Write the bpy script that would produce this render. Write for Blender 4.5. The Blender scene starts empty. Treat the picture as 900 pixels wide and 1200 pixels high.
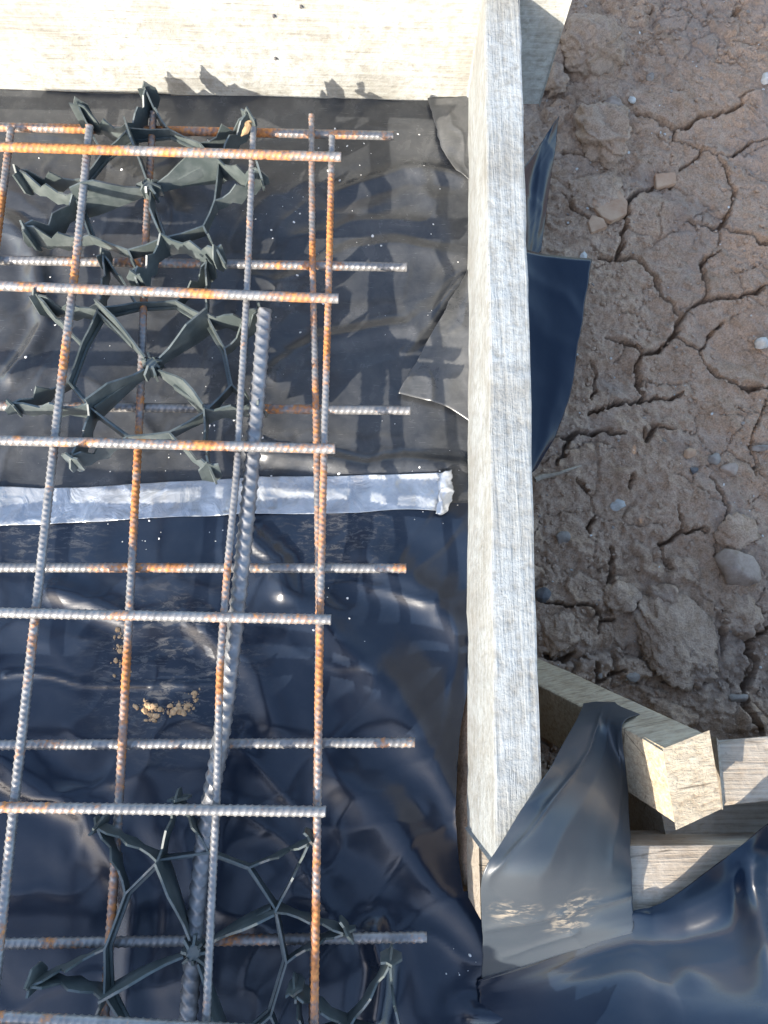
import bpy, bmesh, math, random
import numpy as np
from mathutils import Vector, Matrix, Euler

random.seed(7)
RNG = np.random.default_rng(11)
scene = bpy.context.scene
COL = scene.collection

# ------------------------------------------------------------------ camera
F = 867.0            # focal length in photograph pixels (900 x 1200)
HC = 1.0             # camera height above the trench floor (metres)
PITCH, SIDE = math.radians(13.5), math.radians(1.4)
RM = Matrix.Rotation(PITCH, 3, 'X') @ Matrix.Rotation(-SIDE, 3, 'Y')
RN = np.array(RM)
cam_data = bpy.data.cameras.new('camera')
cam_data.sensor_fit = 'VERTICAL'
cam_data.sensor_height = 36.0
cam_data.lens = 36.0 * F / 1200.0
cam_data.clip_start = 0.01
cam_data.clip_end = 3000.0
cam = bpy.data.objects.new('camera', cam_data)
cam.matrix_world = Matrix.Translation((0, 0, HC)) @ RM.to_4x4()
COL.objects.link(cam)
scene.camera = cam

# ------------------------------------------------------------------ sky, sun, exposure
SUN_TRAVEL = Vector((1.5, 1.6, -1.0)).normalized()     # the way the light travels
elev = math.asin(-SUN_TRAVEL.z)
world = bpy.data.worlds.new('World')
scene.world = world
world.use_nodes = True
wn = world.node_tree.nodes
wl = world.node_tree.links
wn.clear()
sky = wn.new('ShaderNodeTexSky')
sky.sky_type = 'NISHITA'
sky.sun_disc = False
sky.sun_elevation = elev
sky.sun_rotation = math.atan2(-SUN_TRAVEL.x, -SUN_TRAVEL.y)
sky.air_density = 1.0
sky.dust_density = 1.5
sky.ozone_density = 1.0
bg = wn.new('ShaderNodeBackground')
bg.inputs['Strength'].default_value = 0.15
wo = wn.new('ShaderNodeOutputWorld')
wl.new(sky.outputs[0], bg.inputs[0])
wl.new(bg.outputs[0], wo.inputs[0])
sun_data = bpy.data.lights.new('sun', 'SUN')
sun_data.energy = 3.1
sun_data.angle = math.radians(0.5)
sun_data.color = (1.0, 0.93, 0.82)
sun = bpy.data.objects.new('sun', sun_data)
sun.rotation_euler = SUN_TRAVEL.to_track_quat('-Z', 'Y').to_euler()
sun.location = (-3, -3, 4)
COL.objects.link(sun)
scene.view_settings.view_transform = 'Standard'
scene.view_settings.look = 'None'
scene.view_settings.exposure = 1.95
scene.view_settings.gamma = 1.0
scene.view_settings.use_curve_mapping = False

# ------------------------------------------------------------------ geometry helpers
def at(px, py, z=0.0):
    """the point at height z that lies under a photograph pixel"""
    d = RN @ np.array([(px - 450) / F, -(py - 600) / F, -1.0])
    t = (z - HC) / d[2]
    return np.array([d[0] * t, d[1] * t, z])

def _hash(ix, iy, seed):
    h = (ix * 374761393 + iy * 668265263 + seed * 1442695041) & 0x7fffffff
    h = ((h ^ (h >> 13)) * 1274126177) & 0x7fffffff
    h = (h ^ (h >> 16)) & 0xffff
    return h / 32767.5 - 1.0

def vnoise(x, y, seed=0):
    x = np.asarray(x, float); y = np.asarray(y, float)
    ix = np.floor(x).astype(np.int64); iy = np.floor(y).astype(np.int64)
    fx = x - ix; fy = y - iy
    fx = fx * fx * fx * (fx * (fx * 6 - 15) + 10); fy = fy * fy * fy * (fy * (fy * 6 - 15) + 10)
    a = _hash(ix, iy, seed); b = _hash(ix + 1, iy, seed)
    c = _hash(ix, iy + 1, seed); d = _hash(ix + 1, iy + 1, seed)
    return (a * (1 - fx) + b * fx) * (1 - fy) + (c * (1 - fx) + d * fx) * fy

def fbm(x, y, octv=4, seed=0, gain=0.5):
    s = 0; a = 1.0
    for i in range(octv):
        s = s + a * vnoise(x * (2.03 ** i) + 17.3 * i, y * (2.03 ** i) - 9.1 * i, seed + i)
        a *= gain
    return s

def worley(x, y, seed=0):
    """distance to nearest and second nearest scattered point, unit cells, plus cell value"""
    ix = np.floor(x).astype(np.int64); iy = np.floor(y).astype(np.int64)
    d1 = np.full(np.shape(x), 9.0); d2 = np.full(np.shape(x), 9.0); val = np.zeros(np.shape(x))
    for dx in (-1, 0, 1):
        for dy in (-1, 0, 1):
            jx = ix + dx; jy = iy + dy
            qx = jx + 0.5 + 0.42 * _hash(jx, jy, seed); qy = jy + 0.5 + 0.42 * _hash(jx, jy, seed + 5)
            d = np.hypot(x - qx, y - qy)
            v = _hash(jx, jy, seed + 9)
            near = d < d1
            d2 = np.where(near, d1, np.minimum(d2, d))
            val = np.where(near, v, val)
            d1 = np.where(near, d, d1)
    return d1, d2, val

def sstep(a, b, x):
    t = np.clip((x - a) / (b - a), 0, 1)
    return t * t * (3 - 2 * t)

def poly_dist(X, Y, pts):
    """distance to a polyline, and how far along it (0..1)"""
    d = np.full(X.shape, 9.0); tt = np.zeros(X.shape)
    n = len(pts) - 1
    for i in range(n):
        ax, ay = pts[i][:2]; bx, by = pts[i + 1][:2]
        L = (bx - ax) ** 2 + (by - ay) ** 2 + 1e-12
        t = np.clip(((X - ax) * (bx - ax) + (Y - ay) * (by - ay)) / L, 0, 1)
        q = np.hypot(X - ax - t * (bx - ax), Y - ay - t * (by - ay))
        near = q < d
        d = np.where(near, q, d); tt = np.where(near, (i + t) / n, tt)
    return d, tt

def np_mesh(name, verts, quads, smooth=True):
    verts = np.asarray(verts, np.float32); quads = np.asarray(quads, np.int32)
    me = bpy.data.meshes.new(name)
    nv, nf = len(verts), len(quads); k = quads.shape[1]
    me.vertices.add(nv); me.vertices.foreach_set('co', verts.ravel())
    me.loops.add(nf * k); me.loops.foreach_set('vertex_index', quads.ravel())
    me.polygons.add(nf)
    me.polygons.foreach_set('loop_start', np.arange(0, nf * k, k, dtype=np.int32))
    try:
        me.polygons.foreach_set('loop_total', np.full(nf, k, np.int32))
    except Exception:
        pass
    me.update(calc_edges=True)
    me.polygons.foreach_set('use_smooth', np.full(nf, smooth, bool))
    me.validate()
    return me

def grid_quads(nr, nc, closed=False):
    r = np.arange(nr - 1)[:, None]; c = np.arange(nc if closed else nc - 1)[None, :]
    c2 = (c + 1) % nc
    q = np.stack([(r * nc + c), (r * nc + c2), ((r + 1) * nc + c2), ((r + 1) * nc + c)], -1)
    return q.reshape(-1, 4)

def link(name, me, mat=None, parent=None, label=None, cat=None, group=None, kind=None):
    o = bpy.data.objects.new(name, me)
    COL.objects.link(o)
    if mat is not None:
        me.materials.clear(); me.materials.append(mat)
    if parent is not None:
        o.parent = parent
    for k, v in (('label', label), ('category', cat), ('group', group), ('kind', kind)):
        if v: o[k] = v
    return o

def empty(name, loc, label, cat, group=None, rz=0.0, tilt=(0, 0)):
    o = bpy.data.objects.new(name, None)
    COL.objects.link(o)
    o.location = loc; o.rotation_euler = (tilt[0], tilt[1], rz)
    o.empty_display_size = 0.05
    o['label'] = label; o['category'] = cat
    if group: o['group'] = group
    return o

def bm_mesh(name, bm, smooth=False):
    me = bpy.data.meshes.new(name)
    bmesh.ops.recalc_face_normals(bm, faces=bm.faces)
    bm.to_mesh(me); bm.free()
    for p in me.polygons: p.use_smooth = smooth
    return me

# ------------------------------------------------------------------ material helpers
class NT:
    def __init__(self, name):
        self.m = bpy.data.materials.new(name); self.m.use_nodes = True
        self.t = self.m.node_tree; self.n = self.t.nodes; self.n.clear()
        self.out = self.n.new('ShaderNodeOutputMaterial')
        self.b = self.n.new('ShaderNodeBsdfPrincipled')
        self.t.links.new(self.b.outputs[0], self.out.inputs[0])
        self.tc = self.n.new('ShaderNodeTexCoord')
    def L(self, a, b): self.t.links.new(a, b)
    def put(self, sock, v):
        if hasattr(v, 'is_linked') or hasattr(v, 'links'): self.L(v, sock)
        else: sock.default_value = v
    def coord(self, scale=(1, 1, 1), rnd=False, rot=(0, 0, 0)):
        mp = self.n.new('ShaderNodeMapping'); mp.inputs['Scale'].default_value = scale
        mp.inputs['Rotation'].default_value = rot
        self.L(self.tc.outputs['Object'], mp.inputs[0])
        if rnd:
            oi = self.n.new('ShaderNodeObjectInfo')
            mu = self.n.new('ShaderNodeMath'); mu.operation = 'MULTIPLY'; mu.inputs[1].default_value = 37.0
            self.L(oi.outputs['Random'], mu.inputs[0])
            cx = self.n.new('ShaderNodeCombineXYZ')
            self.L(mu.outputs[0], cx.inputs[0]); self.L(mu.outputs[0], cx.inputs[1])
            self.L(cx.outputs[0], mp.inputs['Location'])
        return mp.outputs[0]
    def noise(self, co, scale, detail=6, rough=0.55, dist=0.0):
        n = self.n.new('ShaderNodeTexNoise'); n.inputs['Scale'].default_value = scale
        n.inputs['Detail'].default_value = detail; n.inputs['Roughness'].default_value = rough
        n.inputs['Distortion'].default_value = dist
        self.L(co, n.inputs['Vector']); return n.outputs[0]
    def voro(self, co, scale, feat='F1'):
        n = self.n.new('ShaderNodeTexVoronoi'); n.feature = feat; n.inputs['Scale'].default_value = scale
        self.L(co, n.inputs['Vector']); return n.outputs[0]
    def ramp(self, fac, *stops):
        r = self.n.new('ShaderNodeValToRGB'); e = r.color_ramp.elements
        while len(e) < len(stops): e.new(0.5)
        for el, (p, c) in zip(e, stops):
            el.position = p
            el.color = (c, c, c, 1) if isinstance(c, (int, float)) else (*c, 1)
        self.L(fac, r.inputs[0]); return r.outputs[0]
    def mix(self, fac, a, b, mode='MIX'):
        m = self.n.new('ShaderNodeMix'); m.data_type = 'RGBA'; m.blend_type = mode
        self.put(m.inputs[0], fac)
        for s, v in ((m.inputs[6], a), (m.inputs[7], b)):
            if isinstance(v, tuple): s.default_value = (*v, 1)
            elif isinstance(v, (int, float)): s.default_value = (v, v, v, 1)
            else: self.L(v, s)
        return m.outputs[2]
    def math(self, op, a, b=0.0):
        m = self.n.new('ShaderNodeMath'); m.operation = op
        self.put(m.inputs[0], a); self.put(m.inputs[1], b); return m.outputs[0]
    def bump(self, h, strength=0.5, dist=0.002, normal=None):
        b = self.n.new('ShaderNodeBump'); b.inputs['Strength'].default_value = strength
        b.inputs['Distance'].default_value = dist
        self.L(h, b.inputs['Height'])
        if normal is not None: self.L(normal, b.inputs['Normal'])
        return b.outputs[0]
    def set(self, **kw):
        for k, v in kw.items():
            s = self.b.inputs[k.replace('_', ' ')]
            if isinstance(v, tuple): s.default_value = (*v, 1) if len(v) == 3 else v
            elif isinstance(v, (int, float)): s.default_value = v
            else: self.L(v, s)
        return self.m

def mat_soil(name, c0, c1, c2):
    t = NT(name); co = t.coord()
    big = t.noise(co, 9, 5, 0.6); mid = t.noise(co, 45, 6, 0.65); fine = t.noise(co, 330, 4, 0.6)
    c = t.mix(t.ramp(big, (0.35, 0), (0.65, 1)), c0, c1)
    c = t.mix(t.ramp(mid, (0.42, 0), (0.68, 0.75)), c, c2)
    c = t.mix(0.55, c, t.mix(1.0, c, t.ramp(fine, (0.28, 0.45), (0.5, 1.0), (0.72, 1.5)), 'MULTIPLY'))
    pat = t.ramp(t.noise(co, 5.5, 3, 0.5, 0.5), (0.52, 0.0), (0.64, 0.45))
    c = t.mix(pat, c, (0.25, 0.20, 0.165))
    grit = t.voro(co, 210); g = t.ramp(grit, (0.0, 1), (0.16, 0.0))
    gn = t.ramp(t.noise(co, 120, 2), (0.55, 0), (0.62, 1))
    c = t.mix(t.math('MULTIPLY', g, gn), c, (0.42, 0.38, 0.34))
    n1 = t.bump(fine, 0.8, 0.003); n2 = t.bump(mid, 0.7, 0.007, n1)
    n3 = t.bump(t.math('MULTIPLY', g, gn), 0.5, 0.002, n2)
    return t.set(Base_Color=c, Roughness=0.95, Specular_IOR_Level=0.15, Normal=n3)

def mat_plastic(name, dust=1.0, sky_tint=(0.004, 0.007, 0.013), rough=0.17, wrinkle=1.0, smears=(), spec=0.5):  # black base with the reflected blue of the sky put into its colour
    t = NT(name); co = t.coord()
    big = t.noise(co, 7, 5, 0.6, 0.6); mid = t.noise(co, 38, 6, 0.7, 0.4); fine = t.noise(co, 400, 3, 0.6)
    d = t.math('MULTIPLY', t.ramp(big, (0.34, 0.50), (0.62, 1.0)), t.ramp(mid, (0.32, 0.55), (0.66, 1.0)))
    scr = t.noise(t.coord((14, 160, 14), rot=(0, 0, 0.25)), 3.0, 3, 0.6)
    d2 = t.math('ADD', t.math('MULTIPLY', d, 0.31 * dust), t.math('MULTIPLY', t.ramp(scr, (0.62, 0), (0.72, 1)), 0.10 * dust))
    spk = t.ramp(t.voro(co, 120), (0.0, 1), (0.10, 0)); sg = t.ramp(t.noise(co, 25, 2), (0.55, 0), (0.66, 1))
    c = t.mix(d2, sky_tint, (0.225, 0.22, 0.205))
    c = t.mix(t.math('MULTIPLY', t.math('MULTIPLY', spk, sg), 0.5 * dust), c, (0.3, 0.28, 0.25))
    for (sc_, sr_, amt, col_) in smears:                       # patches of dried mud trodden on to the sheet
        vm = t.n.new('ShaderNodeVectorMath'); vm.operation = 'DISTANCE'
        t.L(t.tc.outputs['Object'], vm.inputs[0]); vm.inputs[1].default_value = tuple(float(k) for k in sc_)
        near = t.ramp(t.math('DIVIDE', vm.outputs['Value'], sr_), (0.35, 1.0), (1.0, 0.0))
        st = t.ramp(t.noise(t.coord((45, 130, 60), rot=(0, 0, 0.5)), 1.0, 6, 0.75, 0.6), (0.50, 0.0), (0.60, 1.0))
        mk = t.math('MULTIPLY', t.math('MULTIPLY', near, st), amt)
        c = t.mix(mk, c, col_); d2 = t.math('ADD', d2, mk)
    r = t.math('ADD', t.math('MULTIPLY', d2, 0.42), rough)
    n1 = t.bump(t.noise(co, 24, 4, 0.45, 0.8), 0.22 * wrinkle, 0.005); n2 = t.bump(fine, 0.08, 0.0006, n1)
    return t.set(Base_Color=c, Roughness=r, Specular_IOR_Level=spec, Normal=n2)

def mat_wood(name, base, pale, dark, axis='X', cover=0.5, gr=1.0, bumpy=1.0, split=0.8):
    t = NT(name)
    sc = {'X': (2.2, 60, 60), 'Y': (60, 2.2, 60), 'Z': (60, 60, 2.2)}[axis]
    g = t.noise(t.coord(sc, True), 3.0 * gr, 6, 0.65, 0.4)
    co = t.coord((1, 1, 1), True)
    stain = t.noise(co, 11, 6, 0.6, 0.3); blot = t.noise(co, 85, 5, 0.65); fine = t.noise(co, 330, 4, 0.65)
    c = t.mix(t.ramp(g, (0.36, 0), (0.60, 1)), dark, base)
    ck = t.ramp(t.voro(t.coord({'X': (2, 9, 9), 'Y': (9, 2, 9), 'Z': (9, 9, 2)}[axis], True), 1.6, 'DISTANCE_TO_EDGE'), (0.004, 1.0), (0.014, 0.0))
    ck = t.math('MULTIPLY', ck, t.ramp(t.noise(t.coord((1, 1, 1), True), 14, 2), (0.50, 0.0), (0.58, split)))
    k = t.math('MULTIPLY', t.ramp(stain, (0.34, 0.35), (0.6, 1)), t.ramp(blot, (0.34, 0.25), (0.58, 1)))
    c = t.mix(t.math('MULTIPLY', k, cover), c, t.mix(t.ramp(g, (0.3, 0.84), (0.55, 1.0)), dark, pale))
    sp = t.ramp(t.noise(co, 140, 3, 0.5), (0.66, 0), (0.73, 1))
    c = t.mix(t.math('MULTIPLY', sp, 0.45), c, dark)
    c = t.mix(ck, c, (dark[0] * 0.4, dark[1] * 0.4, dark[2] * 0.4))
    n1 = t.bump(g, 0.7 * bumpy, 0.0025); n2 = t.bump(blot, 0.5 * bumpy, 0.0026, n1); n3 = t.bump(fine, 0.15 * bumpy, 0.001, n2)
    return t.set(Base_Color=c, Roughness=0.82, Specular_IOR_Level=0.25, Normal=n3)

def mat_steel(name, lo, hi, metal=(0.27, 0.26, 0.25)):
    t = NT(name); co = t.coord((1, 1, 1), True)
    a = t.noise(co, 10, 5, 0.62, 0.3); b = t.noise(co, 150, 4, 0.65)
    f = t.math('ADD', t.math('MULTIPLY', a, 0.72), t.math('MULTIPLY', b, 0.28))
    rust = t.ramp(f, (lo, 0), (hi, 1))
    rc = t.mix(t.ramp(b, (0.35, 0), (0.65, 1)), (0.20, 0.060, 0.016), (0.50, 0.20, 0.055))
    mc = t.mix(t.ramp(t.noise(co, 60, 4), (0.3, 0), (0.7, 1)), (metal[0] * 0.55, metal[1] * 0.55, metal[2] * 0.56), metal)
    c = t.mix(rust, mc, rc)
    mt = t.math('MULTIPLY', t.math('SUBTRACT', 1.0, rust), 0.35)
    r = t.math('ADD', t.math('MULTIPLY', rust, 0.3), 0.42)
    return t.set(Base_Color=c, Metallic=mt, Roughness=r, Normal=t.bump(b, 0.35, 0.0008))

M = {}
M['soil'] = mat_soil('soil', (0.27, 0.176, 0.112), (0.345, 0.236, 0.158), (0.42, 0.305, 0.220))
M['clod'] = mat_soil('clod', (0.28, 0.190, 0.126), (0.35, 0.246, 0.170), (0.42, 0.310, 0.228))
M['heap'] = mat_soil('shade_heap_soil', (0.17, 0.125, 0.10), (0.21, 0.165, 0.135), (0.26, 0.21, 0.18))
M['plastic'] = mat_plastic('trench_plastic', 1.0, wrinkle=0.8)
M['plastic_dusty'] = mat_plastic('dusty_offcut', 1.8)
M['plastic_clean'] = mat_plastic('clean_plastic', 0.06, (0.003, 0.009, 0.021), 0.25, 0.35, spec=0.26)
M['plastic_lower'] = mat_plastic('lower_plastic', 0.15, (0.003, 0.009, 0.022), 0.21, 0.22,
    [(at(200, 790, 0), 0.14, 0.30, (0.22, 0.20, 0.17)), (at(395, 620, 0), 0.10, 0.22, (0.22, 0.20, 0.17)), (at(60, 600, 0), 0.10, 0.3, (0.2, 0.19, 0.17))])
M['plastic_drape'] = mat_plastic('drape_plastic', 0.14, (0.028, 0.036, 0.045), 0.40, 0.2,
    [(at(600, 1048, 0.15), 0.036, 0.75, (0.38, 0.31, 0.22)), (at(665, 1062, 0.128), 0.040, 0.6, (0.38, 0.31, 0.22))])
M['board_lit'] = mat_wood('cement_stained_board', (0.25, 0.24, 0.205), (0.39, 0.395, 0.375), (0.16, 0.145, 0.12), 'X', 0.92, 1.0, 1.2, 0.0)
M['board_long'] = mat_wood('weathered_board', (0.22, 0.215, 0.195), (0.31, 0.328, 0.328), (0.15, 0.14, 0.12), 'Y', 0.95, 0.8, 1.5, 0.0)
M['board_new'] = mat_wood('planed_timber', (0.46, 0.36, 0.24), (0.50, 0.45, 0.36), (0.30, 0.21, 0.13), 'Y', 0.4, 1.4)
M['block'] = mat_wood('sawn_block', (0.42, 0.34, 0.23), (0.50, 0.44, 0.34), (0.22, 0.16, 0.10), 'X', 0.5, 1.2, 1.3)
M['plank'] = mat_wood('old_plank', (0.33, 0.275, 0.21), (0.42, 0.38, 0.32), (0.19, 0.145, 0.10), 'X', 0.6, 1.2, 1.2)
M['steel'] = mat_steel('rebar_steel', 0.535, 0.62)
M['steel_rusty'] = mat_steel('rebar_rusty', 0.455, 0.57)
M['steel_dark'] = mat_steel('rebar_dark', 0.64, 0.74, (0.25, 0.25, 0.25))
t = NT('spacer_plastic'); co = t.coord((1, 1, 1), True)
dd = t.ramp(t.noise(co, 40, 5, 0.65), (0.42, 0), (0.7, 0.5))
M['spacer'] = t.set(Base_Color=t.mix(dd, (0.055, 0.068, 0.066), (0.16, 0.175, 0.168)), Roughness=0.38, Specular_IOR_Level=0.55,
                    Normal=t.bump(t.noise(co, 90, 4), 0.15, 0.001))
t = NT('silver_tape'); co = t.coord()
M['tape'] = t.set(Base_Color=t.mix(t.ramp(t.noise(co, 30, 5, 0.6), (0.35, 0), (0.65, 1)), (0.36, 0.375, 0.39), (0.54, 0.55, 0.55)),
                  Metallic=0.45, Roughness=0.27, Normal=t.bump(t.noise(co, 26, 4, 0.5, 1.2), 0.8, 0.006))
def mat_stone(name, a, b, sc=60):
    t = NT(name); co = t.coord((1, 1, 1), True)
    n = t.noise(co, sc, 6, 0.65)
    return t.set(Base_Color=t.mix(t.ramp(n, (0.35, 0), (0.65, 1)), a, b), Roughness=0.88, Specular_IOR_Level=0.25,
                 Normal=t.bump(t.noise(co, sc * 4, 5), 0.5, 0.0015))
M['stone_grey'] = mat_stone('grey_stone', (0.17, 0.14, 0.115), (0.27, 0.235, 0.20))
M['stone_pale'] = mat_stone('pale_stone', (0.34, 0.32, 0.28), (0.52, 0.50, 0.46))
M['stone_dark'] = mat_stone('dark_stone', (0.06, 0.058, 0.06), (0.13, 0.12, 0.115))
M['stone_brown'] = mat_stone('brown_stone', (0.21, 0.155, 0.115), (0.31, 0.245, 0.195))
M['terracotta'] = mat_stone('terracotta', (0.32, 0.19, 0.115), (0.40, 0.27, 0.175), 40)
M['crumb'] = mat_stone('dry_clay', (0.40, 0.25, 0.13), (0.54, 0.37, 0.22), 120)
M['twig'] = mat_stone('dry_root', (0.24, 0.19, 0.14), (0.36, 0.30, 0.23), 120)
M['white'] = mat_stone('white_speck', (0.62, 0.61, 0.58), (0.78, 0.77, 0.75), 50)
M['wire'] = mat_stone('rusty_tab', (0.14, 0.09, 0.05), (0.30, 0.20, 0.11), 90)

# ------------------------------------------------------------------ layout lines shared by several things
BT = 0.200                                                   # top of the long board
_i0, _i1 = at(547.5, 130, 0.0), at(550, 1000, 0.0)
def board_x(y):                                              # inner face of the long board at ground level
    return 0.1330 + (y - 0.0) * 0.0335
PERP_TOP = 0.095
Y_END = at(600, 1014, BT)[1]                                 # end of the long board
PERP_BACK = Y_END - 0.001
PERP_FRONT = PERP_BACK - 0.074
SOIL = -0.228                                                # the ground outside lies lower than the trench floor
PERP_X0 = at(561, 1040, PERP_TOP)[0]
Y_TOPBOARD = 0.921
def top_y(x):                                                # face of the top board
    return Y_TOPBOARD - 0.018 * (x + 0.1)

# ------------------------------------------------------------------ ground
crack_px = [
 ([(712,395),(735,400),(757,413),(775,408),(790,393),(800,372),(790,355),(775,343),(764,320),(755,307),(740,300),(722,306),(700,305)],4.6),
 ([(722,306),(730,285),(732,262),(735,238),(748,226),(765,218),(790,215)],4.4),
 ([(750,413),(746,430),(752,455),(757,468),(740,472),(715,474),(690,486)],4.2),
 ([(757,468),(775,466),(790,466),(802,456)],3.0),
 ([(790,393),(803,402),(818,410),(830,398),(845,380)],2.6),
 ([(818,410),(832,425),(838,440),(858,450),(880,455),(905,452)],3.6),
 ([(800,372),(812,356),(830,350),(826,325),(822,305),(830,300),(845,292)],3.8),
 ([(830,350),(855,350),(880,345),(897,335),(905,338)],3.2),
 ([(742,135),(765,140),(790,152),(800,148),(825,138),(850,133),(868,128)],4.4),
 ([(790,152),(792,165),(815,172),(838,180),(860,178),(880,165),(905,160)],2.6),
 ([(835,180),(855,198),(864,220),(857,245),(846,266),(826,264),(805,258)],3.4),
 ([(850,266),(875,274),(890,285),(905,292)],4.0),
 ([(795,198),(815,188),(822,175)],2.2),
 ([(845,266),(843,285)],2.0),
 ([(868,128),(866,115),(880,112)],2.4),
 ([(640,512),(664,516),(680,508),(706,505),(728,508)],4.2),
 ([(664,520),(652,545)],3.0),
 ([(658,180),(688,188),(705,183),(713,195)],3.2),
 ([(660,228),(672,248),(690,262)],2.8),
 ([(675,562),(688,578)],2.6),
 ([(793,596),(797,622),(783,638),(774,640)],3.4),
 ([(797,622),(812,624),(826,620)],2.4),
 ([(774,640),(785,665)],2.0),
 ([(719,638),(720,675),(714,690)],3.0),
 ([(742,558),(735,572)],2.2),
 ([(755,500),(757,520),(768,500),(790,505)],2.4),
 ([(697,605),(690,622)],2.6),
 ([(795,700),(805,740),(818,755),(805,780),(790,800)],3.0),
 ([(770,730),(772,770),(790,792)],2.6),
 ([(905,735),(885,745),(878,765),(892,775),(880,800),(876,830),(895,860)],5.0),
 ([(876,790),(883,760),(880,720)],3.6),
 ([(640,765),(660,772),(675,768)],4.2),
 ([(640,702),(668,708),(700,712),(706,725)],2.2),
 ([(700,775),(702,798),(735,785)],3.4),
 ([(700,745),(703,730),(720,725)],2.4),
 ([(845,735),(847,770)],2.0),
 ([(860,50),(870,48),(893,52)],2.6),
 ([(838,52),(862,70)],2.0),
 ([(755,8),(762,20),(755,25)],2.6),
 ([(780,18),(800,14),(808,16)],2.6),
 ([(868,5),(860,20),(872,5)],2.4),
 ([(668,830),(690,842)],3.0),
 ([(900,455),(880,520),(885,560)],1.8),
 ([(830,560),(850,600),(838,650)],1.8),
 ([(690,420),(700,440),(695,470)],1.6),
]
cracks = [([at(*p, SOIL) for p in pl], w) for pl, w in crack_px]

def clod_zone(X, Y):
    """where the ground is broken into clods: the lower right and the upper left of the bank"""
    a = sstep(0.42, 0.12, Y + 0.10 * fbm(X * 4, Y * 4, 2, 31))
    b = sstep(1.05, 1.25, Y) * 0.6
    c = sstep(0.46, 0.36, X) * sstep(0.76, 0.92, Y) * 0.8
    return np.clip(a + b + c, 0, 1)

def soil_z(X, Y):
    z = 0.010 * fbm(X * 5, Y * 5, 3, 3) + 0.0045 * fbm(X * 22, Y * 22, 4, 8) + 0.0026 * fbm(X * 80, Y * 80, 4, 12, 0.62)
    cz = clod_zone(X, Y)
    wx = X + 0.016 * fbm(X * 28, Y * 28, 3, 41); wy = Y + 0.016 * fbm(X * 28, Y * 28, 3, 42)
    d1, d2, v = worley(wx * 17, wy * 17, 3)
    e1 = sstep(0.0, 0.30, d2 - d1)
    z = z + cz * (0.012 * (e1 - 0.7) * (0.6 + 0.4 * v) + 0.008 * v * e1)
    d1, d2, v = worley(wx * 46 + 3, wy * 46, 7)
    z = z + (0.25 + 0.75 * cz) * (0.0034 * (sstep(0.0, 0.35, d2 - d1) - 0.6) * np.clip(v + 0.5, 0, 1.3))
    wx = X + 0.0045 * fbm(X * 55, Y * 55, 3, 21); wy = Y + 0.0045 * fbm(X * 55, Y * 55, 3, 22)
    cut = np.zeros(X.shape); lip = np.zeros(X.shape)
    for pts, w in cracks:
        xs = [p[0] for p in pts]; ys = [p[1] for p in pts]
        sel = (X > min(xs) - 0.03) & (X < max(xs) + 0.03) & (Y > min(ys) - 0.03) & (Y < max(ys) + 0.03)
        if not sel.any(): continue
        d, tt = poly_dist(wx[sel], wy[sel], pts)
        hw = w * 0.00082 * np.clip(0.35 + 2.6 * np.minimum(tt + 0.12, 1.12 - tt), 0.4, 1.15) * (1 + 0.35 * vnoise(X[sel] * 60, Y[sel] * 60, 77))
        k = 1 - sstep(hw * 0.55, hw * 1.5, d)
        cut[sel] = np.maximum(cut[sel], k * (0.016 + 0.0055 * w))
        lip[sel] = np.maximum(lip[sel], np.exp(-(d / 0.014) ** 2))
    d1, d2, v = worley(wx * 10.5 + 0.3 * fbm(X * 14, Y * 14, 2, 25), wy * 10.5, 19)
    hair = (1 - sstep(0.008, 0.030, d2 - d1)) * sstep(-0.05, 0.15, fbm(X * 8, Y * 8, 2, 27)) * 0.006
    z = z + 0.002 * lip - np.maximum(cut, hair)
    # the built-up pad inside the formwork, and the drop to the ground outside
    e = X - board_x(Y)
    pad = np.maximum(sstep(0.042, 0.018, e), sstep(PERP_FRONT + 0.045, PERP_FRONT + 0.025, Y))
    pad = pad * sstep(0.985, 0.965, Y)
    pad = np.where((X < 0.1), sstep(0.985, 0.965, Y), pad)
    bed = np.maximum(sstep(0.008, -0.02, e), sstep(PERP_FRONT + 0.02, PERP_FRONT - 0.02, Y))
    return (z + SOIL) * (1 - pad) + pad * (0.3 * z - 0.006 - 0.030 * bed)

def axis(lo, hi, step, far):
    a = list(np.arange(lo, hi, step))
    s = step; x = a[-1]
    while x < far:
        s *= 1.35; x += s; a.append(x)
    s = step; x = a[0]; pre = []
    while x > -far:
        s *= 1.35; x -= s; pre.append(x)
    return np.array(pre[::-1] + a)
gx = axis(0.105, 0.90, 0.0026, 600.0); gy = axis(-0.26, 1.44, 0.0026, 600.0)
GX, GY = np.meshgrid(gx, gy)
GZ = soil_z(GX, GY)
far = sstep(1.5, 4.0, np.hypot(GX, GY))
GZ = GZ * (1 - far) + SOIL * far
me = np_mesh('ground', np.stack([GX, GY, GZ], -1).reshape(-1, 3), grid_quads(len(gy), len(gx)))
link('ground', me, M['soil'], kind='structure')

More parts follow.
